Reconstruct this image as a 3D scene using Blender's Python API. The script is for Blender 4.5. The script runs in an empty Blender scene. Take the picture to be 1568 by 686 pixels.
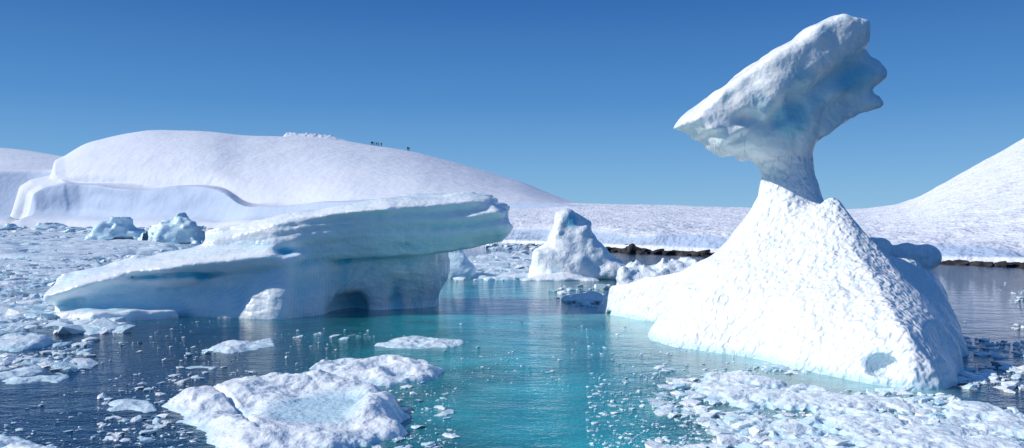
import bpy, math, random
import numpy as np
random.seed(4); rng=np.random.default_rng(11)
scene=bpy.context.scene
EYE=2.5; FOC=1358.0; HZ=335.0
# ---------------- helpers
LAT=rng.random((64,64,64)).astype(np.float32)*2-1
def vn(x,y,z):
    x=np.asarray(x,np.float32);y=np.asarray(y,np.float32);z=np.asarray(z,np.float32)
    x,y,z=np.broadcast_arrays(x,y,z)
    xi=np.floor(x).astype(np.int32);yi=np.floor(y).astype(np.int32);zi=np.floor(z).astype(np.int32)
    fx=x-xi;fy=y-yi;fz=z-zi
    fx=fx*fx*(3-2*fx);fy=fy*fy*(3-2*fy);fz=fz*fz*(3-2*fz)
    a=xi&63;b=(xi+1)&63;c=yi&63;d=(yi+1)&63;e=zi&63;f=(zi+1)&63
    L=LAT
    r0=(L[a,c,e]*(1-fx)+L[b,c,e]*fx)*(1-fy)+(L[a,d,e]*(1-fx)+L[b,d,e]*fx)*fy
    r1=(L[a,c,f]*(1-fx)+L[b,c,f]*fx)*(1-fy)+(L[a,d,f]*(1-fx)+L[b,d,f]*fx)*fy
    return r0*(1-fz)+r1*fz
def fbm(x,y,z,fr,octv=3,off=0.0,gain=0.5):
    s=0;a=1.0;t=0
    for o in range(octv):
        s=s+a*vn(x*fr+off+o*17.3,y*fr+off*1.7+o*5.1,z*fr-off+o*9.7);t+=a;a*=gain;fr*=2.03
    return s/t
def smin(a,b,k):
    h=np.clip(0.5+0.5*(b-a)/k,0,1); return b*(1-h)+a*h-k*h*(1-h)
def smax(a,b,k): return -smin(-a,-b,k)
def sstep(a,b,x):
    t=np.clip((x-a)/(b-a),0,1); return t*t*(3-2*t)
def polysd(px,py,poly):
    d=np.full(px.shape,1e9,np.float32); ins=np.zeros(px.shape,bool); n=len(poly)
    for i in range(n):
        ax,ay=poly[i];bx,by=poly[(i+1)%n]
        ex,ey=bx-ax,by-ay
        wx,wy=px-ax,py-ay
        t=np.clip((wx*ex+wy*ey)/(ex*ex+ey*ey+1e-12),0,1)
        d=np.minimum(d,(wx-ex*t)**2+(wy-ey*t)**2)
        if ay!=by:
            c=((ay>py)!=(by>py))&(px<(bx-ax)*(py-ay)/(by-ay)+ax)
            ins^=c
    d=np.sqrt(d); return np.where(ins,-d,d)
def mesh_obj(name,v,f,mat,attrs=None,smooth=True,parent=None,mat2=None,sel=None):
    me=bpy.data.meshes.new(name); v=np.asarray(v,np.float32); f=np.asarray(f,np.int32)
    k=f.shape[1]
    me.vertices.add(len(v)); me.vertices.foreach_set("co",v.ravel())
    me.loops.add(f.size); me.loops.foreach_set("vertex_index",f.ravel())
    me.polygons.add(len(f)); me.polygons.foreach_set("loop_start",np.arange(0,f.size,k,dtype=np.int32))
    me.materials.append(mat)
    if mat2:
        me.materials.append(mat2);me.polygons.foreach_set("material_index",sel[f[:,0]].astype(np.int32))
    me.update(calc_edges=True); me.validate()
    me.polygons.foreach_set("use_smooth",np.full(len(me.polygons),smooth))
    if attrs:
        for an,av in attrs.items():
            av=np.asarray(av,np.float32)
            if av.ndim==2:
                a=me.attributes.new(an,'FLOAT_COLOR','POINT')
                c=np.ones((len(v),4),np.float32);c[:,:3]=av;a.data.foreach_set("color",c.ravel())
            else:
                a=me.attributes.new(an,'FLOAT','POINT');a.data.foreach_set("value",av)
    ob=bpy.data.objects.new(name,me); scene.collection.objects.link(ob)
    if parent: ob.parent=parent
    return ob
def grid_faces(nu,nv):
    i=np.arange(nu*nv).reshape(nu,nv)
    return np.stack([i[:-1,:-1],i[1:,:-1],i[1:,1:],i[:-1,1:]],-1).reshape(-1,4)
def surface_nets(F,org,h):
    s=F<0
    c=np.zeros(tuple(n-1 for n in F.shape),np.int8)
    nx,ny,nz=F.shape
    for a in (0,1):
        for b in (0,1):
            for d in (0,1): c+=s[a:nx-1+a,b:ny-1+b,d:nz-1+d]
    act=(c>0)&(c<8)
    ci=np.argwhere(act); n=len(ci)
    idx=np.full(c.shape,-1,np.int32); idx[act]=np.arange(n)
    acc=np.zeros((n,3));cnt=np.zeros(n)
    cor=[(a,b,d) for a in (0,1) for b in (0,1) for d in (0,1)]
    for A in cor:
        for ax in range(3):
            if A[ax]==0:
                B=list(A);B[ax]=1
                fa=F[ci[:,0]+A[0],ci[:,1]+A[1],ci[:,2]+A[2]];fb=F[ci[:,0]+B[0],ci[:,1]+B[1],ci[:,2]+B[2]]
                m=(fa<0)!=(fb<0)
                t=fa[m]/(fa[m]-fb[m])
                p=np.tile(np.array(A,float),(m.sum(),1)); p[:,ax]+=t
                acc[m]+=p;cnt[m]+=1
    v=np.array(org)+h*(ci+acc/cnt[:,None])
    faces=[]
    for ax in range(3):
        b_=(ax+1)%3;c_=(ax+2)%3
        sl0=[slice(None)]*3;sl1=[slice(None)]*3
        sl0[ax]=slice(0,-1);sl1[ax]=slice(1,None)
        s0=s[tuple(sl0)];s1=s[tuple(sl1)]
        e=np.argwhere(s0!=s1)
        lim=[q-1 for q in F.shape]
        ok=(e[:,b_]>=1)&(e[:,c_]>=1)&(e[:,b_]<lim[b_])&(e[:,c_]<lim[c_])
        e=e[ok]; up=s0[e[:,0],e[:,1],e[:,2]]
        def cell(db,dc):
            q=e.copy();q[:,b_]+=db;q[:,c_]+=dc
            return idx[q[:,0],q[:,1],q[:,2]]
        q=np.stack([cell(-1,-1),cell(0,-1),cell(0,0),cell(-1,0)],1)
        q[~up]=q[~up][:,::-1]
        faces.append(q)
    return v,np.concatenate(faces),ci
def blur(O,r):
    for ax in range(3):
        P=np.pad(O,[(r+1,r) if a==ax else (0,0) for a in range(3)],mode='edge')
        C=np.cumsum(P,axis=ax,dtype=np.float32)
        n=O.shape[ax]
        hi=np.take(C,np.arange(2*r+1,2*r+1+n),axis=ax);lo=np.take(C,np.arange(0,n),axis=ax)
        O=(hi-lo)/(2*r+1)
    return O
def axes(x0,x1,y0,y1,z0,z1,h):
    return (np.arange(x0,x1,h,dtype=np.float32),np.arange(y0,y1,h,dtype=np.float32),np.arange(z0,z1,h,dtype=np.float32))
def detail(F,X,Y,Z,fn,band=0.5):
    m=np.abs(F)<band
    i=np.nonzero(m)
    F[i]+=fn(X[i[0]],Y[i[1]],Z[i[2]]).astype(np.float32)
def cavity(F,ci,h,rad):
    O=(F<0).astype(np.float32); B=blur(O,max(2,int(rad/h)))
    return B[ci[:,0],ci[:,1],ci[:,2]]
def W(a,b):     # water-level position from image pixel coordinates
    Y=EYE*FOC/(b-HZ); return ((a-784)/FOC*Y,Y)

# ---------------- materials
def newmat(name):
    m=bpy.data.materials.new(name);m.use_nodes=True
    nt=m.node_tree;nt.nodes.clear()
    return m,nt,nt.nodes,nt.links
def ice_mat(name,white=(0.90,0.925,0.94),blue=(0.12,0.56,0.74),dimple=7.0,dd=0.03,fine=28,fd=0.006,sss=0.0,rough=0.42,stretch=(1,1,1)):
    m,nt,N,L=newmat(name)
    out=N.new('ShaderNodeOutputMaterial');p=N.new('ShaderNodeBsdfPrincipled');L.new(p.outputs[0],out.inputs[0])
    at=N.new('ShaderNodeAttribute');at.attribute_name='blue'
    tc=N.new('ShaderNodeTexCoord')
    n1=N.new('ShaderNodeTexNoise');n1.inputs['Scale'].default_value=2.3;n1.inputs['Detail'].default_value=3;L.new(tc.outputs['Object'],n1.inputs['Vector'])
    ma=N.new('ShaderNodeMath');ma.operation='MULTIPLY_ADD';L.new(n1.outputs[0],ma.inputs[0]);ma.inputs[1].default_value=0.30;ma.inputs[2].default_value=-0.14
    ad=N.new('ShaderNodeMath');ad.operation='ADD';ad.use_clamp=True;L.new(ma.outputs[0],ad.inputs[0]);L.new(at.outputs['Fac'],ad.inputs[1])
    mx=N.new('ShaderNodeMix');mx.data_type='RGBA';mx.inputs[6].default_value=(*white,1);mx.inputs[7].default_value=(*blue,1)
    L.new(ad.outputs[0],mx.inputs[0]);L.new(mx.outputs[2],p.inputs['Base Color'])
    p.inputs['Roughness'].default_value=rough;p.inputs['IOR'].default_value=1.31
    if sss>0:
        p.inputs['Subsurface Weight'].default_value=sss;p.inputs['Subsurface Radius'].default_value=(0.35,0.75,1.0);p.inputs['Subsurface Scale'].default_value=0.15
    mp=N.new('ShaderNodeMapping');mp.inputs['Scale'].default_value=stretch;L.new(tc.outputs['Object'],mp.inputs[0])
    vo=N.new('ShaderNodeTexNoise');vo.inputs['Scale'].default_value=dimple;vo.inputs['Detail'].default_value=1.2;vo.inputs['Roughness'].default_value=.4;vo.inputs['Distortion'].default_value=.3;L.new(mp.outputs[0],vo.inputs['Vector'])
    n2=N.new('ShaderNodeTexNoise');n2.inputs['Scale'].default_value=fine;n2.inputs['Detail'].default_value=3;L.new(tc.outputs['Object'],n2.inputs['Vector'])
    b1=N.new('ShaderNodeBump');b1.inputs['Distance'].default_value=dd;b1.inputs['Strength'].default_value=1;L.new(vo.outputs[0],b1.inputs['Height'])
    b2=N.new('ShaderNodeBump');b2.inputs['Distance'].default_value=fd;b2.inputs['Strength'].default_value=1;L.new(n2.outputs[0],b2.inputs['Height']);L.new(b1.outputs[0],b2.inputs['Normal'])
    L.new(b2.outputs[0],p.inputs['Normal'])
    return m
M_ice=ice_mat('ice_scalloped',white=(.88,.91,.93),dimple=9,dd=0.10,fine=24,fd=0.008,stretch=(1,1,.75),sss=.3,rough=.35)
M_cap=ice_mat('ice_glazed',dimple=3.4,dd=0.07,fine=11,fd=0.025,sss=.35,rough=.28)
M_slab=ice_mat('ice_weathered',white=(0.89,0.93,0.95),blue=(.14,.60,.78),dimple=3.0,dd=0.05,fine=9,fd=0.025,sss=.35,rough=.3,stretch=(.7,.7,2.2))
M_floe=ice_mat('floe_ice',white=(.92,.94,.95),dimple=4,dd=0.05,fine=16,fd=0.025,rough=0.22)
M_bit=ice_mat('brash',white=(.88,.92,.93),dimple=12,dd=0.02,fine=40,fd=0.012,rough=0.14)
def snow_mat(name,sc,dist,col=(0.84,0.86,0.90)):
    m,nt,N,L=newmat(name)
    out=N.new('ShaderNodeOutputMaterial');p=N.new('ShaderNodeBsdfPrincipled');L.new(p.outputs[0],out.inputs[0])
    tc=N.new('ShaderNodeTexCoord')
    n0=N.new('ShaderNodeTexNoise');n0.inputs['Scale'].default_value=0.06;n0.inputs['Detail'].default_value=4;L.new(tc.outputs['Object'],n0.inputs['Vector'])
    mx=N.new('ShaderNodeMix');mx.data_type='RGBA';mx.inputs[6].default_value=(*col,1);mx.inputs[7].default_value=(col[0]*.86,col[1]*.89,col[2]*.94,1)
    L.new(n0.outputs[0],mx.inputs[0])
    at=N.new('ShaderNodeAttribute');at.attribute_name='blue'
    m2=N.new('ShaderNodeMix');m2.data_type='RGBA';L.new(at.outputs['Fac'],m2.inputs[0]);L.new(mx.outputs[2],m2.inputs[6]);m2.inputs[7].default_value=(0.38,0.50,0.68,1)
    L.new(m2.outputs[2],p.inputs['Base Color'])
    p.inputs['Roughness'].default_value=0.75;p.inputs['Specular IOR Level'].default_value=0.25
    prev=None
    for s,d in ((sc,dist),(sc*4,dist*0.3)):
        n=N.new('ShaderNodeTexNoise');n.inputs['Scale'].default_value=s;n.inputs['Detail'].default_value=3;L.new(tc.outputs['Object'],n.inputs['Vector'])
        b=N.new('ShaderNodeBump');b.inputs['Distance'].default_value=d;L.new(n.outputs[0],b.inputs['Height'])
        if prev: L.new(prev.outputs[0],b.inputs['Normal'])
        prev=b
    L.new(prev.outputs[0],p.inputs['Normal'])
    return m
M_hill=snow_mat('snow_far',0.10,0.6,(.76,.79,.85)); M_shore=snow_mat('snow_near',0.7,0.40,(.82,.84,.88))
def rock_mat():
    m,nt,N,L=newmat('rock')
    out=N.new('ShaderNodeOutputMaterial');p=N.new('ShaderNodeBsdfPrincipled');L.new(p.outputs[0],out.inputs[0])
    tc=N.new('ShaderNodeTexCoord');n=N.new('ShaderNodeTexNoise');n.inputs['Scale'].default_value=1.2;n.inputs['Detail'].default_value=8;L.new(tc.outputs['Object'],n.inputs['Vector'])
    r=N.new('ShaderNodeValToRGB');L.new(n.outputs[0],r.inputs[0]);r.color_ramp.elements[0].position=.4;r.color_ramp.elements[0].color=(.010,.010,.011,1);r.color_ramp.elements[1].position=.8;r.color_ramp.elements[1].color=(.085,.07,.06,1)
    L.new(r.outputs[0],p.inputs['Base Color']);p.inputs['Roughness'].default_value=.8
    b=N.new('ShaderNodeBump');b.inputs['Distance'].default_value=.1;L.new(n.outputs[0],b.inputs['Height']);L.new(b.outputs[0],p.inputs['Normal'])
    return m
M_rock=rock_mat()
def water_mat():
    m,nt,N,L=newmat('sea_water')
    out=N.new('ShaderNodeOutputMaterial');p=N.new('ShaderNodeBsdfPrincipled')
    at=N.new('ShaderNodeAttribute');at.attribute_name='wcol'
    tc=N.new('ShaderNodeTexCoord')
    nc=N.new('ShaderNodeTexNoise');nc.inputs['Scale'].default_value=0.6;nc.inputs['Detail'].default_value=3;L.new(tc.outputs['Object'],nc.inputs['Vector'])
    mr=N.new('ShaderNodeMapRange');mr.inputs[1].default_value=.3;mr.inputs[2].default_value=.7;mr.inputs[3].default_value=.6;mr.inputs[4].default_value=1.3;L.new(nc.outputs[0],mr.inputs[0])
    vm=N.new('ShaderNodeVectorMath');vm.operation='SCALE';L.new(at.outputs['Color'],vm.inputs[0]);L.new(mr.outputs[0],vm.inputs['Scale'])
    L.new(vm.outputs[0],p.inputs['Base Color'])
    p.inputs['Roughness'].default_value=.03;p.inputs['IOR'].default_value=1.33
    mp=N.new('ShaderNodeMapping');mp.inputs['Scale'].default_value=(1,1.5,1);L.new(tc.outputs['Object'],mp.inputs[0])
    prev=None
    for s,d in ((0.9,.03),(4.5,.012),(18,.005)):
        n=N.new('ShaderNodeTexNoise');n.inputs['Scale'].default_value=s;n.inputs['Detail'].default_value=2;L.new(mp.outputs[0],n.inputs['Vector'])
        b=N.new('ShaderNodeBump');b.inputs['Distance'].default_value=d;L.new(n.outputs[0],b.inputs['Height'])
        if prev: L.new(prev.outputs[0],b.inputs['Normal'])
        prev=b
    L.new(prev.outputs[0],p.inputs['Normal'])
    # slush
    d=N.new('ShaderNodeBsdfPrincipled');d.inputs['Roughness'].default_value=.3
    a2=N.new('ShaderNodeAttribute');a2.attribute_name='slush'
    ns=N.new('ShaderNodeTexNoise');ns.inputs['Scale'].default_value=3.2;ns.inputs['Detail'].default_value=7;ns.inputs['Roughness'].default_value=.78;L.new(tc.outputs['Object'],ns.inputs['Vector'])
    ad=N.new('ShaderNodeMath');ad.operation='ADD';L.new(ns.outputs[0],ad.inputs[0]);L.new(a2.outputs['Fac'],ad.inputs[1])
    rg=N.new('ShaderNodeMapRange');rg.inputs[1].default_value=.98;rg.inputs[2].default_value=1.12;rg.inputs[3].default_value=0;rg.inputs[4].default_value=.95;L.new(ad.outputs[0],rg.inputs[0])
    cr=N.new('ShaderNodeMix');cr.data_type='RGBA';L.new(rg.outputs[0],cr.inputs[0]);cr.inputs[6].default_value=(.30,.52,.58,1);cr.inputs[7].default_value=(.80,.87,.88,1);L.new(cr.outputs[2],d.inputs['Base Color'])
    bs=N.new('ShaderNodeBump');bs.inputs['Distance'].default_value=.05;L.new(ns.outputs[0],bs.inputs['Height']);L.new(bs.outputs[0],d.inputs['Normal'])
    mx=N.new('ShaderNodeMixShader');L.new(rg.outputs[0],mx.inputs[0]);L.new(p.outputs[0],mx.inputs[1]);L.new(d.outputs[0],mx.inputs[2])
    L.new(mx.outputs[0],out.inputs[0])
    return m
M_water=water_mat()

# ---------------- pinnacle iceberg
U=18.5/FOC
def loc(p,U): return ((p[0]-784)*U,EYE-(p[1]-HZ)*U)
base=[W(925,480),W(985,490),W(1035,498),W(1052,522),W(1150,549),W(1250,571),W(1335,590),W(1400,600),W(1440,597),W(1480,570),(8.3,16.2),(9.05,17.8),(9.3,19.2),(8.3,21),(6.6,22.3),(5,24),(3.2,24.6),(2.4,24.2)]
h=0.055
X,Y,Z=axes(1.9,10.0,12.2,25.4,-0.55,7.3,h)
gx,gy=np.meshgrid(X,Y,indexing='ij')
wx=gx+0.12*fbm(gx,gy,0*gx,.9,2,3.0);wy=gy+0.12*fbm(gx,gy,0*gx,.9,2,9.0)
E=polysd(wx,wy,base); dE=np.maximum(-E,0)
def ridgeH(pts,p,rr=.02):
    best=np.full(gx.shape,1e9);zr=np.zeros(gx.shape)
    for i in range(len(pts)-1):
        ax,ay,az=pts[i];bx,by,bz=pts[i+1];ex,ey=bx-ax,by-ay
        t=np.clip(((gx-ax)*ex+(gy-ay)*ey)/(ex*ex+ey*ey),0,1)
        d=np.hypot(gx-ax-ex*t,gy-ay-ey*t);m=d<best
        best=np.where(m,d,best);zr=np.where(m,az+(bz-az)*t,zr)
    best=np.sqrt(best**2+rr)-math.sqrt(rr)
    q=np.clip(dE/(dE+best+1e-4),0,1)
    return zr*q**p
R1=ridgeH([(5.78,18.5,1.95),(5.2,19.1,1.75),(4.36,20.2,1.38),(3.5,22.0,.86),(2.5,23.6,.45)],1.1,.08)
R2=ridgeH([(5.95,18.1,1.9),(6.22,17.6,2.05),(6.28,17.4,2.60),(6.33,17.05,2.3),(6.2,16.2,1.65),(6.0,15.0,.95),(5.72,13.8,.42)],1.05,.012)
R3=ridgeH([(6.28,17.4,2.5),(6.75,17.6,1.95),(7.2,17.7,1.6),(8.16,18.0,1.32),(8.75,18.3,1.05)],0.72,.03)
H=smax(smax(R1,R2,.26),R3,.2)
H=H+0.16*sstep(0,.14,dE)+0.10*sstep(0.1,.5,dE)
H=np.where(E>0,-E*1.5,H)
gH=np.gradient(H,h);sl=1/np.sqrt(1+np.clip(gH[0]**2+gH[1]**2,0,30))
F=((Z[None,None,:]-H[:,:,None])*sl[:,:,None]).astype(np.float32)
zc=np.array([0,1.0,1.6,1.89,2.30,2.64,2.98,3.39,3.79,4.2]);rc=np.array([2.9,2.2,1.74,1.42,1.03,.77,.59,.51,.57,.74])
cx=np.interp(Z,[2.3,3.0,3.4,3.8,4.2],[5.76,5.79,5.74,5.66,5.62]);rr=np.interp(Z,zc,rc)
C=np.sqrt((X[:,None,None]-cx[None,None,:])**2+((Y[None,:,None]-18.5)*1.05)**2)-rr[None,None,:]
C=C*np.where(Z<2.6,.72,.95)[None,None,:]
C=np.maximum(C,(Z-4.25)[None,None,:])
F=smin(F,C.astype(np.float32),.45)
# cap
cap=[(1054,190),(1070,168),(1102,137),(1140,111),(1182,84),(1240,48),(1288,27),(1302,36),(1322,40),(1326,58),(1344,88),(1353,120),(1340,138),(1348,162),(1316,182),(1274,196),(1250,210),(1243,234),(1200,244),(1160,242),(1152,230),(1128,236),(1106,226),(1098,210),(1080,206)]
Uc=17.55/FOC
cp=[loc(p,Uc) for p in cap]; cp=[(a*1.005,b+0.07) for a,b in cp]
xz=np.meshgrid(X,Z,indexing='ij')
S=polysd(xz[0]+.05*fbm(xz[0],0*xz[0],xz[1],2.4,3,1.),xz[1]+.045*fbm(xz[0],0*xz[0],xz[1],2.4,3,6.),cp)
ax_,az_=cp[0];bx_,bz_=cp[6];nx_,nz_=-(bz_-az_),(bx_-ax_);ln=math.hypot(nx_,nz_);nx_/=ln;nz_/=ln
below=-((xz[0]-ax_)*nx_+(xz[1]-az_)*nz_)
T=1.15-0.26*sstep(.72,.86,below)-0.36*sstep(0.9,2.0,below)*sstep(7.4,6.4,xz[0])-.25*sstep(5.2,4.2,xz[0])
front=np.abs(Y[None,:,None]-(18.45+0.12*sstep(0.3,1.6,below))[:,None,:])-T[:,None,:]
K=smax(np.broadcast_to(S[:,None,:],front.shape).astype(np.float32),front.astype(np.float32),.2)
def sph(c,r,sq=(1,1,1)):
    return (np.sqrt(((X[:,None,None]-c[0])/sq[0])**2+((Y[None,:,None]-c[1])/sq[1])**2+((Z[None,None,:]-c[2])/sq[2])**2)-r)
def cut(F,c,r,sq,k=.12): return smax(F,-(sph(c,r,sq)*min(sq)).astype(np.float32),k)
K=cut(K,(6.75,17.15,5.3),.52,(1.0,.8,.75),.1)
K=cut(K,(6.2,17.2,4.75),.38,(1.3,.9,.7))
K=cut(K,(5.65,17.4,4.75),.34,(.9,.9,1.3),.1)
K=cut(K,(5.25,17.4,4.35),.32,(.9,.9,1.1),.1)
K=cut(K,(4.7,17.5,4.45),.26,(1.2,1,.7))
F=smin(F,K,.26)
for c,r in (((7.35,18.1,1.95),.2),((7.6,18.3,1.9),.22),((8.2,18.5,1.78),.24),((8.6,18.4,1.72),.26),((8.0,17.9,1.5),.2),((7.85,18.6,1.8),.2)):
    F=smin(F,sph(c,r,(1.1,1,1)).astype(np.float32),.12)
F=cut(F,(5.6,13.5,.25),.2,(1,1,.8),.08)
F=cut(F,(2.75,23.3,.0),.25,(1.5,1,.5),.05)
ux,uz=(bx_-ax_)/math.hypot(bx_-ax_,bz_-az_),(bz_-az_)/math.hypot(bx_-ax_,bz_-az_)
def dn(x,y,z):
    top=sstep(3.7,4.3,z)
    a=x*ux+z*uz;b=-x*uz+z*ux
    bb=-((x-ax_)*nx_+(z-az_)*nz_)
    lay=fbm(a*.35,y*.6,b*2.6,1.0,3,4.0)*.12
    big=fbm(x,y,z,1.3,3,1.0,.4)
    rid=(np.abs(fbm(x,y,z*.6,2.0,2,3.))-.18)*-.17*sstep(.5,1.1,bb)
    bod=fbm(x,y,z,.7,2,7.)*.12+fbm(x,y,z,2.6,2,2.)*.03+(np.abs(fbm(x*1,y*1,z*.35,2.0,2,5.))-.2)*-.05
    return top*(lay+big*.15+rid)+(1-top)*bod
detail(F,X,Y,Z,dn,.6)
v,f,ci=surface_nets(F,(X[0],Y[0],Z[0]),h)
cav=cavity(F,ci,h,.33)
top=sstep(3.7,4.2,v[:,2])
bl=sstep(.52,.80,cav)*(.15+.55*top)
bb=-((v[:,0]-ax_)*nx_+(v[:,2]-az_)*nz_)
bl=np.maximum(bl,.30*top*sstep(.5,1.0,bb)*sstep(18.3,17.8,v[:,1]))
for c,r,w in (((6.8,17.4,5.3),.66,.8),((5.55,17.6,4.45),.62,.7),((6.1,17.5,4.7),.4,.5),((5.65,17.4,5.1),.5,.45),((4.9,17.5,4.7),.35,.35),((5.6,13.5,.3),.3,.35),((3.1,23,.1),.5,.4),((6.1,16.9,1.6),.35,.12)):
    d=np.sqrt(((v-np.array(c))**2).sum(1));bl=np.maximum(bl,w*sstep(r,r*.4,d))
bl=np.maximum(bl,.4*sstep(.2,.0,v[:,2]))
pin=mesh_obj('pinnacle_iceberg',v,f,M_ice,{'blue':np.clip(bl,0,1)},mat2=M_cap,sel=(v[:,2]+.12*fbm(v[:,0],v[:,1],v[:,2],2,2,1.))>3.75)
def icicles(name,pts,parent,mat):
    V=[];Fa=[]
    for (x,y,z,l,r) in pts:
        b=len(V)
        for k,(q,rr_) in enumerate(((0.08,1.3),(-.25,.8),(-.6,.45),(-1,.06))):
            for a in range(6):
                V.append((x+math.cos(a*1.047)*r*rr_,y+math.sin(a*1.047)*r*rr_,z+q*l))
        for k in range(3):
            for a in range(6): Fa.append((b+k*6+a,b+k*6+(a+1)%6,b+(k+1)*6+(a+1)%6,b+(k+1)*6+a))
    return mesh_obj(name,V,Fa,mat,{'blue':np.full(len(V),.2)},parent=parent)
def drip(F,X,Y,Z,xs,y0,y1,zmin,lmax=.34):
    out=[]
    for x in xs:
        i=int((x-X[0])/h)
        yy=random.uniform(y0,y1);j=int((yy-Y[0])/h);col=F[i,j,:]<0
        ks=np.nonzero(col&(Z>zmin))[0]
        if len(ks): out.append((x,yy,Z[ks[0]]+.03,random.uniform(.05,lmax),random.uniform(.010,.024)))
    return out
icicles('icicles',drip(F,X,Y,Z,[random.uniform(4.0,4.9) for _ in range(24)],17.4,18.3,3.85,.26)+drip(F,X,Y,Z,[random.uniform(6.7,7.2) for _ in range(12)],17.6,18.3,3.85,.12),pin,M_floe)
del F,K,C,front

# ---------------- tabular iceberg (left)
U=0.0169
PA=[loc(p,U) for p in [(296,384),(304,357),(340,350),(430,331),(520,313),(620,299),(720,293),(758,305),(776,322),(781,350),(773,374),(740,376),(700,378),(660,386),(560,396),(450,410),(380,420),(330,424),(300,410)]]
PB=[loc(p,U) for p in [(74,447),(82,428),(130,412),(180,397),(300,376),(420,362),(440,425),(300,440),(220,446),(120,458),(86,462)]]
PC=[loc(p,U) for p in [(130,452),(300,425),(400,405),(560,388),(668,372),(668,430),(655,470),(650,560),(100,560),(90,478)]]
h=0.06
X,Y,Z=axes(-12.8,0.5,20.6,29.5,-.5,3.6,h)
xz=np.meshgrid(X,Z,indexing='ij')
wxx=xz[0]+.08*fbm(xz[0],0*xz[0],xz[1],1.1,3,2.);wzz=xz[1]+.05*fbm(xz[0],0*xz[0],xz[1],1.6,3,8.)
SA=polysd(wxx,wzz,PA);SB=polysd(wxx,wzz,PB);SC=polysd(wxx,wzz,PC)
pxs=X/U+784
def ext(S,yf,yb,k):
    q=smax((yf[:,None,:]-Y[None,:,None]),(Y[None,:,None]-yb),.3)
    return smax(np.broadcast_to(S[:,None,:],q.shape).astype(np.float32),q.astype(np.float32),k)
topA=np.interp(X,[a for a,b in PA[:9]],[b for a,b in PA[:9]])
dA=topA[:,None]-xz[1]
yA=22.75+0*xz[0]+.40*sstep(.28,0,dA)+.45*sstep(.6,1.4,dA)+np.interp(pxs,[280,420,600,780],[.5,.0,.1,.6])[:,None]
FA=ext(SA,yA,27.6,.14)
topB=np.interp(X,[a for a,b in PB[:6]],[b for a,b in PB[:6]])
dB=topB[:,None]-xz[1]
yB=22.2+.9*sstep(.5,0,dB)+.5*sstep(.5,1.0,dB)
FB=ext(SB,yB,27.0,.3)
yC0=np.interp(pxs,[80,140,270,330,400,450,495,515,560,640,670],[22.5,22.5,22.6,22.5,22.0,22.2,23.0,23.7,24.2,25.0,25.6])
flute=.13*np.sin(X*2.6+1.2*np.sin(X*.9))
yC=(yC0+flute)[:,None]+.5*sstep(.0,1.2,xz[1])*np.interp(pxs,[80,330,400,480,560,660],[1,1,1,.5,-.5,-1.6])[:,None]
FC=ext(SC,yC,27.2,.25)
F=smin(smin(FA,FB,.16),FC,.2)
F=cut(F,((526-784)*U,23.4,-.05),.62,(.80,2.2,1.12),.25)
F=cut(F,((300-784)*U,22.4,1.08),.3,(3.2,1.2,.35),.12)
F=cut(F,((610-784)*U,22.9,1.72),.3,(3.6,1.8,.45),.12)
F=cut(F,((200-784)*U,22.0,.72),.3,(3.0,1.0,.30),.12)
F=cut(F,((595-784)*U,24.0,.1),.38,(.6,1.5,1.3),.15)
foot=[W(82,489),W(140,494),W(230,490),W(275,487),W(270,478),(-9,24),(-12.2,24)]
fg=np.meshgrid(X,Y,indexing='ij');SF=polysd(fg[0],fg[1],foot)
SFz=smax(np.broadcast_to(SF[:,:,None],F.shape).astype(np.float32),np.broadcast_to((Z-.22)[None,None,:],F.shape).astype(np.float32),.15)
F=smin(F,SFz,.12)
def dn2(x,y,z):
    zs=z-(x+5)*.10+.12*fbm(x,y,0*x,.5,2,7.)
    strat=fbm(x*.22,y*.3,zs*5.5,1.,2,3.)*.16
    upper=sstep(1.2,1.9,z+.12*(-x-3))
    low=sstep(.9,.3,z)
    return strat*upper+fbm(x,y,z*1.1,.9,3,2.,.42)*.17*(1-.6*low)+(fbm(x*1.6,y*1.6,z*.35,1.,2,6.)*.09)*(1-upper)+fbm(x,y,z,4.,2,1.)*.025
detail(F,X,Y,Z,dn2,.6)
v,f,ci=surface_nets(F,(X[0],Y[0],Z[0]),h)
# drop small detached crumbs standing clear of the berg's foot
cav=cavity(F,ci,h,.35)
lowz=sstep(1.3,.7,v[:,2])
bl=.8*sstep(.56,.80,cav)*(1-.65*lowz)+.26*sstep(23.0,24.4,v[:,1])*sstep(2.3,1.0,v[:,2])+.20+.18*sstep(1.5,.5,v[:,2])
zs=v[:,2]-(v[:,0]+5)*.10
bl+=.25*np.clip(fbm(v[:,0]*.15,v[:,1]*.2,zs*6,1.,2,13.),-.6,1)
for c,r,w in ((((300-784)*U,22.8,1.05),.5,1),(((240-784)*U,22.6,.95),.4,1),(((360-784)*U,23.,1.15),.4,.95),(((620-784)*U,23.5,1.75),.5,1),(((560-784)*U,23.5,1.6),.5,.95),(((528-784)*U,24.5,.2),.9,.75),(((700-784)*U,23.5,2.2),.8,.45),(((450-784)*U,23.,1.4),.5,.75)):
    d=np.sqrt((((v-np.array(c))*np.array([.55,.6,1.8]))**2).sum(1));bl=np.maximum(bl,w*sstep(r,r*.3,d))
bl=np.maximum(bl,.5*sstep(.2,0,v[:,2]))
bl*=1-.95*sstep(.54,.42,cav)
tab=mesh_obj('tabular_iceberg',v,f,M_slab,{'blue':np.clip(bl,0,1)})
px_=[random.uniform((690-784)*U,(768-784)*U) for _ in range(30)]
icicles('icicles',drip(F,X,Y,Z,px_,23.2,24.5,1.2,.2),tab,M_floe)
del F,FA,FB,FC,SFz

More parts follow.
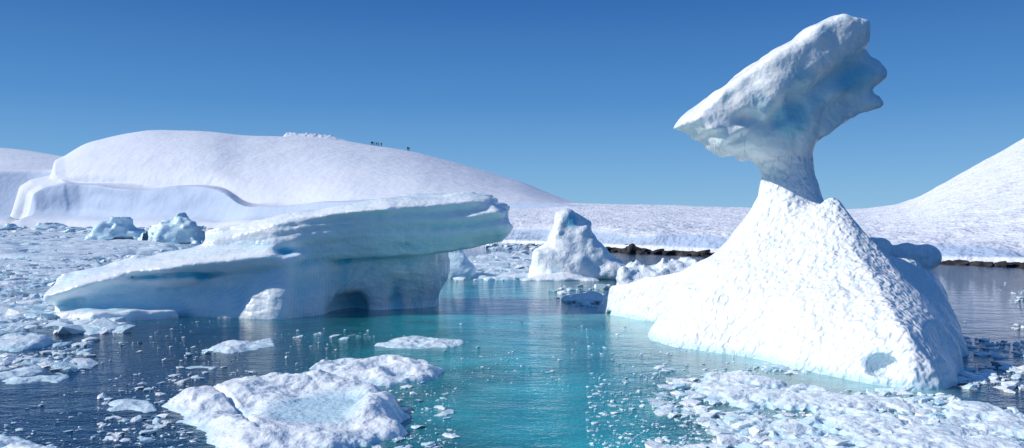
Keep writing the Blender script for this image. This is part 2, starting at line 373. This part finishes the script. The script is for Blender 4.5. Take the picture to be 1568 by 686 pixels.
# ---------------- smaller bergs by generic routine
def berg(name,pts,D,half,h,mat,blue=.15,ns=.5,amp=.15,spots=(),yaw=0):
    U=D/FOC;P=[loc(p,U) for p in pts]
    xs=[a for a,b in P];zs=[b for a,b in P];zt=max(zs)
    X,Y,Z=axes(min(xs)-.5,max(xs)+.5,D-half-.6,D+half*1.8+.6,-.5,zt+.5,h)
    g=np.meshgrid(X,Z,indexing='ij');S=polysd(g[0]+amp*.6*fbm(g[0],0*g[0],g[1],ns*2.2,3,D),g[1],P)
    th=half*(1.0-.62*sstep(0,zt,g[1]))
    yc=D+half*.6+(Y*0)[None,:,None]
    q=np.abs(Y[None,:,None]-yc)-th[:,None,:]
    F=smax(np.broadcast_to(S[:,None,:],q.shape).astype(np.float32),q.astype(np.float32),half*.35)
    detail(F,X,Y,Z,lambda x,y,z:fbm(x,y,z,ns,4,D,.55)*amp*2,amp*6)
    v,f,ci=surface_nets(F,(X[0],Y[0],Z[0]),h)
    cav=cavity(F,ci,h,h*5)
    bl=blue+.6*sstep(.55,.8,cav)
    for (a,b,r,w) in spots:
        c=loc((a,b),U);d=np.hypot(v[:,0]-c[0],v[:,2]-c[1])/U
        bl=np.maximum(bl,w*sstep(r,r*.4,d))
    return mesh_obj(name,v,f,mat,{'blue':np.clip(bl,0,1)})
berg('iceberg',[(812,440),(819,404),(822,386),(843,376),(850,340),(852,325),(872,317),(890,328),(908,340),(910,358),(922,384),(940,398),(956,408),(960,440)],37.0,1.6,.08,M_floe,.06,.8,.17,[(875,338,15,.85),(850,415,12,.35),(900,400,14,.3)])
berg('iceberg',[(655,440),(664,378),(690,371),(704,384),(716,404),(724,412),(726,440)],37.5,1.6,.1,M_slab,.3,.9,.15)
berg('ice_growler',[(952,452),(950,412),(965,404),(1000,408),(1020,398),(1050,402),(1070,400),(1082,405),(1100,430),(1080,452)],32.5,1.0,.07,M_floe,.1,1.6,.2)
berg('ice_growler',[(862,462),(880,449),(905,446),(925,452),(935,466)],26.5,.5,.05,M_floe,.05,2.2,.06)
berg('ice_growler',[(790,432),(820,422),(870,417),(905,424),(930,438)],36,.8,.07,M_floe,.05,1.5,.08)
for P,D in (([(134,372),(138,350),(150,340),(160,346),(172,338),(190,342),(212,360),(214,372)],95),
            ([(208,378),(213,352),(235,342),(262,345),(268,332),(282,334),(300,352),(312,378)],88),
            ([(60,352),(75,342),(90,347),(120,345),(140,354)],200),
            ([(0,352),(8,344),(30,345),(45,354)],190)):
    berg('bergy_bit',P,D,D*.018,D*.0018,M_slab,.30,34./D,.010*D)

# ---------------- terrain
def terrain(name,cols,mat,nu,sub,noise,pxr,wallix=None,smooth_from=None,nsm=250):
    b=np.array([c[0] for c in cols],float)
    Ys=np.array([[p[0] for p in c[1]] for c in cols]);Zs=np.array([[p[1] for p in c[1]] for c in cols])
    uu=np.linspace(pxr[0],pxr[1],nu)
    k=Ys.shape[1]
    Yi=np.stack([np.interp(uu,b,Ys[:,j]) for j in range(k)],1);Zi=np.stack([np.interp(uu,b,Zs[:,j]) for j in range(k)],1)
    def sm(A,n):
        for _ in range(n): A=np.pad(A,((1,1),(0,0)),'edge');A=(A[:-2]+A[1:-1]*2+A[2:])/4
        return A
    Y1=sm(Yi,6);Z1=sm(Zi,4)
    if smooth_from is not None:
        Y2=sm(Yi,nsm*2);Z2=sm(Zi,nsm)
        wt=sstep(smooth_from,smooth_from+40,uu)[:,None]
        Yi=Y1*(1-wt)+Y2*wt;Zi=Z1*(1-wt)+Z2*wt
    else: Yi,Zi=Y1,Z1
    t=[];
    for j in range(k-1):
        t+=list(j+np.linspace(0,1,sub[j],endpoint=False))
    t.append(k-1);t=np.array(t)
    jj=np.minimum(t.astype(int),k-2);fr=t-jj
    Yg=Yi[:,jj]*(1-fr)+Yi[:,jj+1]*fr;Zg=Zi[:,jj]*(1-fr)+Zi[:,jj+1]*fr
    for _ in range(60):
        Q=np.pad(Zg,((0,0),(1,1)),'edge');Zg=(Q[:,:-2]+2*Q[:,1:-1]+Q[:,2:])/4
        if _==3: Zs_=Zg.copy()
    wq=sstep(4.2,5.2,t)*sstep(k-3.2,k-3.6,t)
    Zg=Zs_*(1-wq)+Zg*wq
    Xg=(uu[:,None]-784)/FOC*Yg
    dz,dy=noise(Xg,Yg,Zg,t[None,:]+0*Xg,uu[:,None]+0*Xg)
    Zg=Zg+dz;Yg2=Yg+dy
    v=np.stack([Xg,Yg2,Zg],-1).reshape(-1,3)
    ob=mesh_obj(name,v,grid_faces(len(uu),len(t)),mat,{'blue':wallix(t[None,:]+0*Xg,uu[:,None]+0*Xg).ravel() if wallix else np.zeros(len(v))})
    return ob,uu,Yg2,Zg
zz=lambda py,Y:EYE-(py-HZ)*Y/FOC
H_=[ # image x, shoreY, then image y of base, walltop, ledge, crest
(16,280,340,338,336,334),(22,280,334,322,318,316),(30,280,330,296,292,290),(48,280,330,286,282,281),(78,278,331,280,277,275),(83,278,331,280,274,250),
(100,276,332,282,277,242),(130,270,333,283,279,223),(180,262,333,285,281,210),(230,255,334,286,283,202),(300,245,336,288,286,203),(335,240,337,291,290,206),(350,236,334,302,300,208),
(372,230,332,313,311,211),(430,222,333,315,312,214),(437,221,333,315,312,214),(475,215,333,313,310,215),(500,210,333,312,309,217),(535,205,333,311,308,220),(600,198,333,310,308,229),(640,192,333,310,308,237),(720,185,333,312,310,259),(800,180,333,315,313,281),(840,178,334,318,316,297),(870,176,334,320,319,308),(920,176,335,325,324,320)]
cols=[]
for px,sY,b,w,l,c in H_:
    Yw=sY+14;Yl=sY+40;Yc=385
    pr=[(sY,-.8),(sY+3,.6),(sY+10,zz(b,sY+10)),(Yw,zz(w,Yw)),(Yl,max(zz(l,Yl),zz(w,Yw)+.2))]
    z0=pr[-1][1];z1=zz(c,Yc)
    for q,e in ((.25,.42),(.5,.70),(.75,.90)): pr.append((Yl+(Yc-Yl)*q,z0+(z1-z0)*e if z1>z0 else z0+(z1-z0)*q))
    pr+= [(Yc,z1),(Yc+60,z1-6),(Yc+200,-5)]
    cols.append((px,pr))
def n1(X,Y,Z,t,u):
    up=sstep(4.,5.2,t)
    wall=sstep(1.5,2.2,t)*sstep(4.6,3.6,t)
    rid=sstep(7.3,8,t)*sstep(428,440,u)*sstep(560,500,u)
    dz=up*(fbm(X*.6,Y*.35,0*X,.02,3,2.)*2.6+fbm(X*.5+Y*.3,Y*.5-X*.3,0*X,.09,3,5.)*.40)+wall*fbm(X,Y,0*Z,.05,2,8.)*1.6+rid*(1.3+np.abs(fbm(X,Y,0*X,.5,3,1.))*1.6)
    dz*=1-.6*sstep(7.,8.,t)*(1-rid)
    dy=wall*(fbm(X,0*Y,Z*.5,.022,2,4.,.4)*13+fbm(X,0*Y,Z*2,.08,2,4.,.4)*1.2)
    return dz,dy
hill,uu,Yh,Zh=terrain('snow_hill',cols,M_hill,900,[3,5,18,14,22,22,22,22,6,4],n1,(16,920),lambda t,u:.7*sstep(1.5,2.2,t)*sstep(3.5,2.9,t),95,220)  # cliff wall's shaded look is put into its colour through a bluish tint
def crest(px,back=0):
    i=int(np.argmin(abs(uu-px)));el=(Zh[i]-EYE)/Yh[i];j=int(np.argmax(el))-back
    return ((uu[i]-784)/FOC*Yh[i,j],Yh[i,j],Zh[i,j])
cols=[]
for px,w,l,c in ((-420,262,258,190),(-200,262,258,215),(0,262,258,226),(50,262,258,231),(95,262,259,238),(160,262,259,250)):
    cols.append((px,[(345,-.8),(355,zz(330,355)),(372,zz(w,372)),(400,zz(l,400)),(450,zz(l,400)+.55*(zz(c,560)-zz(l,400))),(560,zz(c,560)),(700,0)]))
terrain('snow_hill',cols,M_hill,260,[4,16,8,12,16,6],lambda X,Y,Z,t,u:(fbm(X,Y,0*X,.02,2,3.)*1.5*sstep(.5,3,t),fbm(X,0*Y,Z,.03,2,1.)*12*sstep(.5,1,t)*sstep(2.8,2,t)),(-420,160),lambda t,u:.7*sstep(.5,.8,t)*sstep(2.1,1.9,t),-500,100)  # far cliff gets the same bluish shade painted into its base colour
# near shore with right hill
cols=[]
for px,s,b,w,c,Yc in ((600,368,366,350,314,250),(700,371,368,350,313,250),(775,372,369,350,312,250),(830,374,371,353,312,245),(885,379,374,350,312,240),(940,385,375,356,313,235),(1000,388,377,360,314,230),(1060,390,380,366,316,225),(1100,392,382,368,317,220),
   (1160,394,384,370,318,210),(1300,397,388,374,320,190),(1340,398,390,377,317,180),(1380,400,391,378,311,165),(1400,401,392,380,304,155),(1440,403,394,382,282,140),(1500,405,395,384,248,130),(1568,408,396,386,210,125),(1660,412,398,388,168,122),(1800,420,402,390,120,120),(2100,430,405,392,110,120)):
    sY=EYE*FOC/(s-HZ);Yb=sY+1.0;Yw=sY+1.7
    z1=zz(c,Yc);z0=zz(w,Yw);k=1 if px<1380 else 0
    pr=[(sY-1,-.6),(sY+.6,max(.25,zz(b,sY))),(Yb,max(.35,zz(b,sY)+.1)),(Yw,z0),(Yw+2.5,z0+.25)]
    z0+=.25;Y0=Yw+2.5
    for q in (.2,.45,.75): pr.append((Y0+(Yc-Y0)*q,z0+(z1-z0)*(q**(1.0 if k else .92))))
    pr+=[(Yc,z1),(Yc+25,z1-.8),(Yc+150,-3)]
    cols.append((px,pr))
def n2(X,Y,Z,t,u):
    up=sstep(3.6,4.6,t);lip=sstep(1.5,3.,t)*sstep(5.,4.,t)
    dz=up*(fbm(X,Y,0*X,.07,3,3.)*.35+(1-.55*sstep(7.5,8,t))*(fbm(X,Y,0*X,.35,3,8.)*.26+fbm(X,Y,0*X,1.3,2,1.)*.07))+lip*fbm(X,Y,0*X,.25,3,6.)*.6
    dy=lip*fbm(X,0*Y,Z,.18,3,2.)*3.5
    return dz,dy
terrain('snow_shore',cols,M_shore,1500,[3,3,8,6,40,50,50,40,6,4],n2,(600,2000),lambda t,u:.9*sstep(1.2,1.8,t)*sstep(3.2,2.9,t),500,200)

# ---------------- chunks (rocks / brash)
import bmesh
bm=bmesh.new();bmesh.ops.create_icosphere(bm,subdivisions=2,radius=1);IV=np.array([q.co[:] for q in bm.verts]);IF=np.array([[q.index for q in p.verts] for p in bm.faces]);bm.free()
bm=bmesh.new();bmesh.ops.create_icosphere(bm,subdivisions=1,radius=1);JV=np.array([q.co[:] for q in bm.verts]);JF=np.array([[q.index for q in p.verts] for p in bm.faces]);bm.free()
def chunks(name,pos,size,flat,mat,jit=.22,hi=False,blue=None,smooth=False):
    TV,TF=(IV,IF) if hi else (JV,JF)
    n=len(pos);m=len(TV)
    pos=np.asarray(pos,float);size=np.asarray(size,float);flat=np.broadcast_to(flat,(n,))
    ang=rng.random(n)*6.283;asp=.45+1.3*rng.random(n)
    V=np.tile(TV,(n,1,1))
    q=rng.random((n,1,3))*50
    P=V*1.3+q
    V=V*(1+1.6*jit*vn(P[...,0],P[...,1],P[...,2])[...,None]+jit*.7*(rng.random((n,m,1))-.5))
    V[...,2]=np.where(V[...,2]>.75,.75+(V[...,2]-.75)*.3,V[...,2])
    V[...,0]*=asp[:,None]
    tl=(rng.random((n,2))-.5)*.9
    V[...,2]+=V[...,0]*tl[:,:1]+V[...,1]*tl[:,1:]
    V[...,2]*=flat[:,None]
    c=np.cos(ang)[:,None];s=np.sin(ang)[:,None]
    x=V[...,0]*c-V[...,1]*s;y=V[...,0]*s+V[...,1]*c
    V=np.stack([x,y,V[...,2]],-1)*size[:,None,None]+pos[:,None,:]
    F=(TF[None]+np.arange(n)[:,None,None]*m).reshape(-1,3)
    b=np.repeat(rng.random(n)**2*.45 if blue is None else np.full(n,blue),m)
    return mesh_obj(name,V.reshape(-1,3),F,mat,{'blue':b},smooth=smooth)
def shoreline(px): 
    xs=[775,830,885,940,1000,1060,1100,1160,1300,1400,1500,1568,1800];ss=[372,374,379,385,388,390,392,394,397,401,405,408,420]
    return EYE*FOC/(np.interp(px,xs,ss)-HZ)
pos=[];sz=[]
for i in range(110):
    px=random.uniform(900,1110);Yq=shoreline(px)-.4+random.uniform(-.8,.4);pos.append(((px-784)/FOC*Yq,Yq,.0));sz.append(random.uniform(.15,.55)*(1.2 if 930<px<1010 else .9))
for i in range(190):
    px=random.uniform(1330,1800);Yq=shoreline(px)-.4+random.uniform(-.6,.3);pos.append(((px-784)/FOC*Yq,Yq,-.02));sz.append(random.uniform(.15,.45))
chunks('shore_rocks',pos,sz,.6,M_rock,.3,True,0)
Yq=shoreline(965)-1.5;chunks('boulder',[((967-784)/FOC*Yq,Yq,.2)],[.72],.75,M_rock,.15,True,0,True)
# ice floes
FL=[]
def floe(name,poly,hh,res,fq=2.5,pond=None,blue=.05,rough=.5,tilt=(0,0),mat=M_floe,cracks=0):
    P=[W(*p) for p in poly];xs=[a for a,b in P];ys=[b for a,b in P];FL.append(P)
    X=np.arange(min(xs)-.3,max(xs)+.3,res);Y=np.arange(min(ys)-.3,max(ys)+.3,res)
    g=np.meshgrid(X,Y,indexing='ij')
    o=abs(xs[0])*3
    wx=g[0]+.28*hh**.3*fbm(g[0],g[1],0*g[0],1.8,4,o,.6);wy=g[1]+.28*fbm(g[0],g[1],0*g[0],1.8,4,o+5,.6)
    S=polysd(wx,wy,P);d=-S
    n=fbm(g[0],g[1],0*g[0],fq,4,o,.45);r=1-2*np.abs(fbm(g[0],g[1],0*g[0],fq*.8,2,o+9))
    prof=sstep(-.02,.10+.25*hh,d)*.6+sstep(.05,.55,d)*.4
    cxm,cym=np.mean(xs),np.mean(ys)
    z=prof*(hh*(.55+.45*rough*n*2+.25*r)+tilt[0]*(g[0]-cxm)+tilt[1]*(g[1]-cym))+.012*fbm(g[0],g[1],0*g[0],9,2)-.05
    if cracks:
        a=g[0]*.9+g[1]*.45+.25*n;z-=prof*.07*sstep(.06,.0,np.abs((a*.8)%1-.5)*1.2)*sstep(cxm+.3,cxm-.6,g[0])
        z+=prof*.04*np.sin(a*9+2*n)*sstep(cxm+.2,cxm-.9,g[0])
        z+=prof*.05*fbm(g[0],g[1],0*g[0],4.5,3,2.,.6)
    bl=np.full(z.shape,blue)+.3*sstep(.1,.0,z)
    if pond:
        for (c,rx,ry,w) in pond:
            q=np.hypot((g[0]-c[0]+.15*n)/rx,(g[1]-c[1]+.2*r)/ry);k=sstep(1.05,.5,q)
            z=z*(1-k)+k*(z*.15+hh*.20);bl=np.maximum(bl,w*k)
    z=np.where(d<-.15,-.15,z)
    v=np.stack([g[0],g[1],z],-1).reshape(-1,3);fc=grid_faces(len(X),len(Y))
    keep=(v[fc][:,:,2]>-.14).any(1)
    return mesh_obj(name,v,fc[keep],mat,{'blue':np.clip(bl.ravel(),0,1)})
floe('ice_floe',[(248,622),(300,600),(380,586),(480,584),(585,598),(632,640),(618,672),(560,690),(480,705),(400,712),(330,690),(262,650)],.38,.02,1.1,pond=[(W(490,635),.85,1.3,.45)],tilt=(.04,.01),rough=.6,cracks=1)
floe('ice_floe',[(448,574),(480,558),(540,552),(620,555),(692,566),(672,582),(600,592),(520,590)],.24,.025,2.6,rough=.8,tilt=(.03,0))
floe('ice_floe',[(298,538),(340,524),(430,520),(425,534),(350,541)],.15,.03,3,rough=.8)
floe('ice_floe',[(-30,592),(-40,575),(60,562),(118,572),(100,588)],.13,.03,3,rough=.9)
floe('ice_floe',[(155,632),(180,606),(240,610),(258,628),(210,640)],.14,.025,3,rough=.8)
floe('ice_floe',[(-60,720),(-20,662),(50,672),(125,700),(100,720)],.2,.025,3,rough=.8)
floe('ice_floe',[(565,530),(620,512),(722,524),(700,533),(640,536)],.15,.03,3,rough=.9)
floe('ice_floe',[(718,503),(745,498),(783,500),(775,507)],.08,.03,3)
floe('ice_floe',[(712,630),(730,620),(757,624),(745,633)],.08,.02,3)
floe('ice_floe',[(1440,628),(1500,618),(1550,640),(1500,655),(1440,650)],.16,.022,3,rough=.8)
floe('ice_floe',[(90,550),(120,542),(150,548),(120,556)],.1,.03,3)
floe('ice_floe',[(270,566),(300,556),(340,562),(300,570)],.1,.03,3)
# slushy rafts: broken, lumpy refrozen brash
def raft(poly,res,A,th,fq,gain=.66,soft=.8,blue=.12):
    P=[W(*p) for p in poly];xs=[a for a,b in P];ys=[b for a,b in P]
    X=np.arange(min(xs)-.3,max(xs)+.3,res);Y=np.arange(min(ys)-.3,max(ys)+.3,res)
    g=np.meshgrid(X,Y,indexing='ij');o=abs(xs[0])*2.3+ys[0]
    d=-polysd(g[0],g[1],P)
    big=fbm(g[0],g[1],0*g[0],.55,2,o);n=fbm(g[0],g[1],0*g[0],fq,5,o+4,gain)
    rd=.5-np.abs(fbm(g[0],g[1],0*g[0],fq*1.7,3,o+8,.6))
    z=A*(n*1.1+big*.7+rd*.5-th)-A*1.2*sstep(soft,-.1,d)
    z=np.where(z>0,A*.55*np.tanh(z/(A*.45))+.2*z,z)
    v=np.stack([g[0],g[1],z],-1).reshape(-1,3);fc=grid_faces(len(X),len(Y))
    keep=(v[fc][:,:,2]>-.01).any(1)
    return mesh_obj('brash_ice_raft',v,fc[keep],M_floe,{'blue':np.clip(blue+.35*sstep(A*.5,0,z)+.2*n,0,1).ravel()})
raft([(1000,590),(1050,566),(1160,562),(1250,586),(1340,604),(1440,612),(1568,610),(1660,640),(1700,730),(930,730),(940,690),(1060,640)],.022,.16,.0,1.8,soft=.9)
raft([(-120,396),(60,396),(190,398),(120,425),(60,450),(90,500),(130,520),(60,545),(-120,560)],.05,.24,-.04,.9)
raft([(-120,356),(60,354),(320,366),(300,384),(180,402),(-120,400)],.22,.5,-.05,.28,soft=3)
raft([(-60,640),(10,640),(130,680),(160,730),(-60,730)],.025,.14,.08,2.2)
raft([(200,640),(260,625),(330,690),(480,720),(640,690),(690,640),(640,610),(720,590),(700,730),(200,730)],.022,.12,.14,2.4,soft=.5)
raft([(690,425),(700,398),(760,385),(860,395),(870,420),(780,432)],.08,.22,.0,.8)
# brash
def region(n,x0,x1,y0,y1,s0,s1,clump=.0,fq=.5,far=False,pw=4):
    a=rng.random(n*8)*(x1-x0)+x0;b=rng.random(n*8)*(y1-y0)+y0
    Yq=EYE*FOC/(b-HZ);Xq=(a-784)/FOC*Yq
    m=fbm(Xq,Yq*(.6 if not far else .25),0*Xq,fq,4,x0*.1+3,.6)>clump-.12*rng.random(n*8)
    Xq,Yq=Xq[m][:n],Yq[m][:n];k=len(Xq)
    s=s0+(s1-s0)*rng.random(k)**pw
    if far: s=s*Yq/60
    return np.stack([Xq,Yq,s*.02],1),s
regs=[region(5000,-80,320,350,402,.06,.5,-.05,.06,True,6),region(5500,-80,190,395,510,.02,.36,.0,.3,pw=7),region(1400,-80,140,480,570,.012,.18,.08,.5,pw=6),
 region(1200,690,860,372,430,.06,.45,-.05,.1,True),region(160,850,1000,400,470,.05,.3,0,.3),region(1600,-30,1100,490,700,.007,.05,.12,.7,pw=5),region(700,150,700,510,680,.010,.10,.15,.9,pw=6),
 region(5500,1000,1640,560,700,.008,.16,.06,1.1,pw=9),region(1000,900,1250,520,690,.006,.05,.08,1.),region(220,1440,1640,420,560,.03,.12,.2,.5),region(400,380,700,570,700,.01,.10,.1,.8,pw=7)]
pos=np.concatenate([r[0] for r in regs]);sz=np.concatenate([r[1] for r in regs])
E1=polysd(pos[:,0],pos[:,1],base)
ok=(E1>0.05)
for P in FL: ok&=polysd(pos[:,0],pos[:,1],P)>-.05
pos,sz=pos[ok],sz[ok]
chunks('brash_ice',pos,sz,.25+.45*rng.random(len(pos)),M_bit,.36)

# ---------------- water
def spaced(c0,c1,st,lo,hi):
    a=list(np.arange(c0,c1,st));s=st;x=c1
    while x<hi: a.append(x);s*=1.12;x+=s
    a.append(hi);s=st;x=c0-st;b=[]
    while x>lo: b.append(x);s*=1.12;x-=s
    b.append(lo);return np.array(b[::-1]+a)
xs=spaced(-16,14,.12,-6000,6000);ys=spaced(4,36,.12,-3000,9000)
g=np.meshgrid(xs,ys,indexing='ij');gx,gy=g
nn=fbm(gx,gy,0*gx,.3,3,5.)
pxw=784+FOC*gx/np.maximum(gy,1)
xc=np.interp(gy,[8,10,14,18,25,40],[.6,.7,.5,.0,-.7,-.8]);wd=np.interp(gy,[8,12,18,25,40],[2.0,2.7,3.5,4.3,5])
teal=np.exp(-((gx-xc+.9*nn)/wd)**2)*sstep(60,24,gy)
E2=polysd(gx,gy,base);halo=np.exp(-np.maximum(E2,0)/.6)*sstep(6.6,5.8,gx)+.5*np.exp(-np.maximum(E2,0)/1.5)*sstep(7,5,gx)  # pale glow of submerged ice, painted into the water colour around the berg
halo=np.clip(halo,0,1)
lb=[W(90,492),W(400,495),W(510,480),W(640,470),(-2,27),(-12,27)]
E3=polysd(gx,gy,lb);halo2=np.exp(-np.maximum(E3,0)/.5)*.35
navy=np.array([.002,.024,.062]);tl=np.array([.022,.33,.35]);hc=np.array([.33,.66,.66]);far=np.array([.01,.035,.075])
col=navy+(tl-navy)*teal[...,None];col=col+(far-col)*sstep(30,90,gy)[...,None]
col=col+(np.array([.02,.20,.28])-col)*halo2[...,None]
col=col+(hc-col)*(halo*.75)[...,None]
def blob(a,b,rx,ry,w):
    c=W(a,b);return w*np.exp(-(((gx-c[0])/rx)**2+((gy-c[1])/ry)**2))
sl=np.zeros(gx.shape)
lf=sstep(300,170,pxw)*sstep(17,20,gy);lf2=sstep(420,330,pxw)*sstep(32,45,gy)*(gy>1)
sl=np.maximum(sl,.56*lf);sl=np.maximum(sl,.60*lf2)
sl=np.maximum(sl,blob(1300,620,2.0,1.3,.56));sl=np.maximum(sl,blob(1180,600,1.6,1.5,.52));sl=np.maximum(sl,blob(1450,660,2.4,1.2,.58));sl=np.maximum(sl,blob(1080,680,1.4,.8,.50))
sl=np.maximum(sl,blob(780,395,5,18,.50));sl=np.maximum(sl,blob(480,590,2.2,2.2,.40));sl=np.maximum(sl,blob(60,575,1.6,1.4,.45));sl=np.maximum(sl,.32*sstep(1150,950,pxw)*(gy<30)*(gy>1))
sl=sl+.14*nn
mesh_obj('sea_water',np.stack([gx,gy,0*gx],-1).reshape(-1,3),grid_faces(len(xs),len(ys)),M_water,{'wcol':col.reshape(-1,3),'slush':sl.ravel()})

# ---------------- people on the hill
def cloth(name,c):
    m,nt,N,L=newmat(name);o=N.new('ShaderNodeOutputMaterial');p=N.new('ShaderNodeBsdfPrincipled');L.new(p.outputs[0],o.inputs[0])
    n=N.new('ShaderNodeTexNoise');n.inputs['Scale'].default_value=6
    r=N.new('ShaderNodeMix');r.data_type='RGBA';L.new(n.outputs[0],r.inputs[0]);r.inputs[6].default_value=(*c,1);r.inputs[7].default_value=(c[0]*.6,c[1]*.6,c[2]*.6,1);L.new(r.outputs[2],p.inputs['Base Color']);p.inputs['Roughness'].default_value=.8
    return m
CL=[cloth('parka_red',(.12,.02,.02)),cloth('parka_navy',(.02,.03,.06)),cloth('parka_black',(.015,.015,.015))]
def person(loc_,rot,mat,step):
    V=[(0,0,.95),(0,0,1.2),(0,0,1.42),(0,.01,1.53),(0,.03,1.68),(.1,0,.9),(.12,step,.5),(.12,step*1.2-.08,.08),(.12,step*1.2+.12,.04),(-.1,0,.9),(-.12,-step*.5,.5),(-.12,-step-.08,.08),(-.12,-step+.12,.04),(.2,0,1.40),(.27,.02,1.12),(.25,.18,.9),(-.2,0,1.40),(-.27,.02,1.12),(-.25,.12,.88)]
    Ed=[(0,1),(1,2),(2,3),(3,4),(0,5),(5,6),(6,7),(7,8),(0,9),(9,10),(10,11),(11,12),(2,13),(13,14),(14,15),(2,16),(16,17),(17,18)]
    R=[.17,.18,.19,.08,.12,.11,.08,.06,.05,.11,.08,.06,.05,.09,.065,.05,.09,.065,.05]
    me=bpy.data.meshes.new('person');me.from_pydata(V,Ed,[]);ob=bpy.data.objects.new('person',me);scene.collection.objects.link(ob)
    me.materials.append(mat)
    md=ob.modifiers.new('skin','SKIN')
    for i,r in enumerate(R):
        me.skin_vertices[0].data[i].radius=(r,r*.8)
    me.skin_vertices[0].data[0].use_root=True
    ob.modifiers.new('sub','SUBSURF').levels=1
    ob.location=loc_;ob.rotation_euler=(0,0,rot);return ob
for i,px in enumerate((569,571.5,574,577.5,580,584,624,626.5)):
    c=crest(px,0);person((c[0],c[1],c[2]-.05),random.uniform(0,6),CL[(i+1)%3],.12)

# ---------------- light, sky
el=math.radians(34);az=math.radians(-94)
Ld=(math.sin(az)*math.cos(el),math.cos(az)*math.cos(el),math.sin(el))
from mathutils import Vector
sd=bpy.data.lights.new('sun','SUN');sd.energy=4.1;sd.angle=math.radians(.53);sd.color=(1,.965,.91)
so=bpy.data.objects.new('sun',sd);scene.collection.objects.link(so);so.rotation_euler=Vector(Ld).to_track_quat('Z','Y').to_euler()
w=bpy.data.worlds.new('World');scene.world=w;w.use_nodes=True;nt=w.node_tree;bg=nt.nodes['Background']
sky=nt.nodes.new('ShaderNodeTexSky');sky.sky_type='NISHITA';sky.sun_disc=False;sky.sun_elevation=el;sky.sun_rotation=az
sky.air_density=1.0;sky.dust_density=0.0;sky.ozone_density=3.0;sky.altitude=0
# clear polar air: pull the low sky toward deep blue by elevation
tc=nt.nodes.new('ShaderNodeTexCoord');sx=nt.nodes.new('ShaderNodeSeparateXYZ');nt.links.new(tc.outputs['Generated'],sx.inputs[0])
rp=nt.nodes.new('ShaderNodeValToRGB');nt.links.new(sx.outputs['Z'],rp.inputs[0])
cr=rp.color_ramp;cr.elements[0].position=0;cr.elements[0].color=(.22,.50,.78,1);cr.elements[1].position=1;cr.elements[1].color=(.05,.14,.36,1)
for ps,c in ((.06,(.14,.38,.72,1)),(.13,(.062,.25,.60,1)),(.25,(.014,.12,.42,1))):
    e=cr.elements.new(ps);e.color=c
sc=nt.nodes.new('ShaderNodeVectorMath');sc.operation='SCALE';sc.inputs['Scale'].default_value=10.0;nt.links.new(rp.outputs[0],sc.inputs[0])
mx=nt.nodes.new('ShaderNodeMix');mx.data_type='RGBA';mx.inputs[0].default_value=.88
nt.links.new(sky.outputs[0],mx.inputs[6]);nt.links.new(sc.outputs[0],mx.inputs[7])
nt.links.new(mx.outputs[2],bg.inputs[0]);bg.inputs[1].default_value=.10
# ---------------- camera
cd=bpy.data.cameras.new('camera');cd.sensor_width=36;cd.lens=18/(784/FOC);cd.clip_end=20000;cd.clip_start=.1
co=bpy.data.objects.new('camera',cd);scene.collection.objects.link(co);co.location=(0,0,EYE)
co.rotation_euler=(math.radians(90)-math.atan(8/FOC),0,0);scene.camera=co
scene.view_settings.view_transform='Standard';scene.view_settings.look='None';scene.view_settings.exposure=0
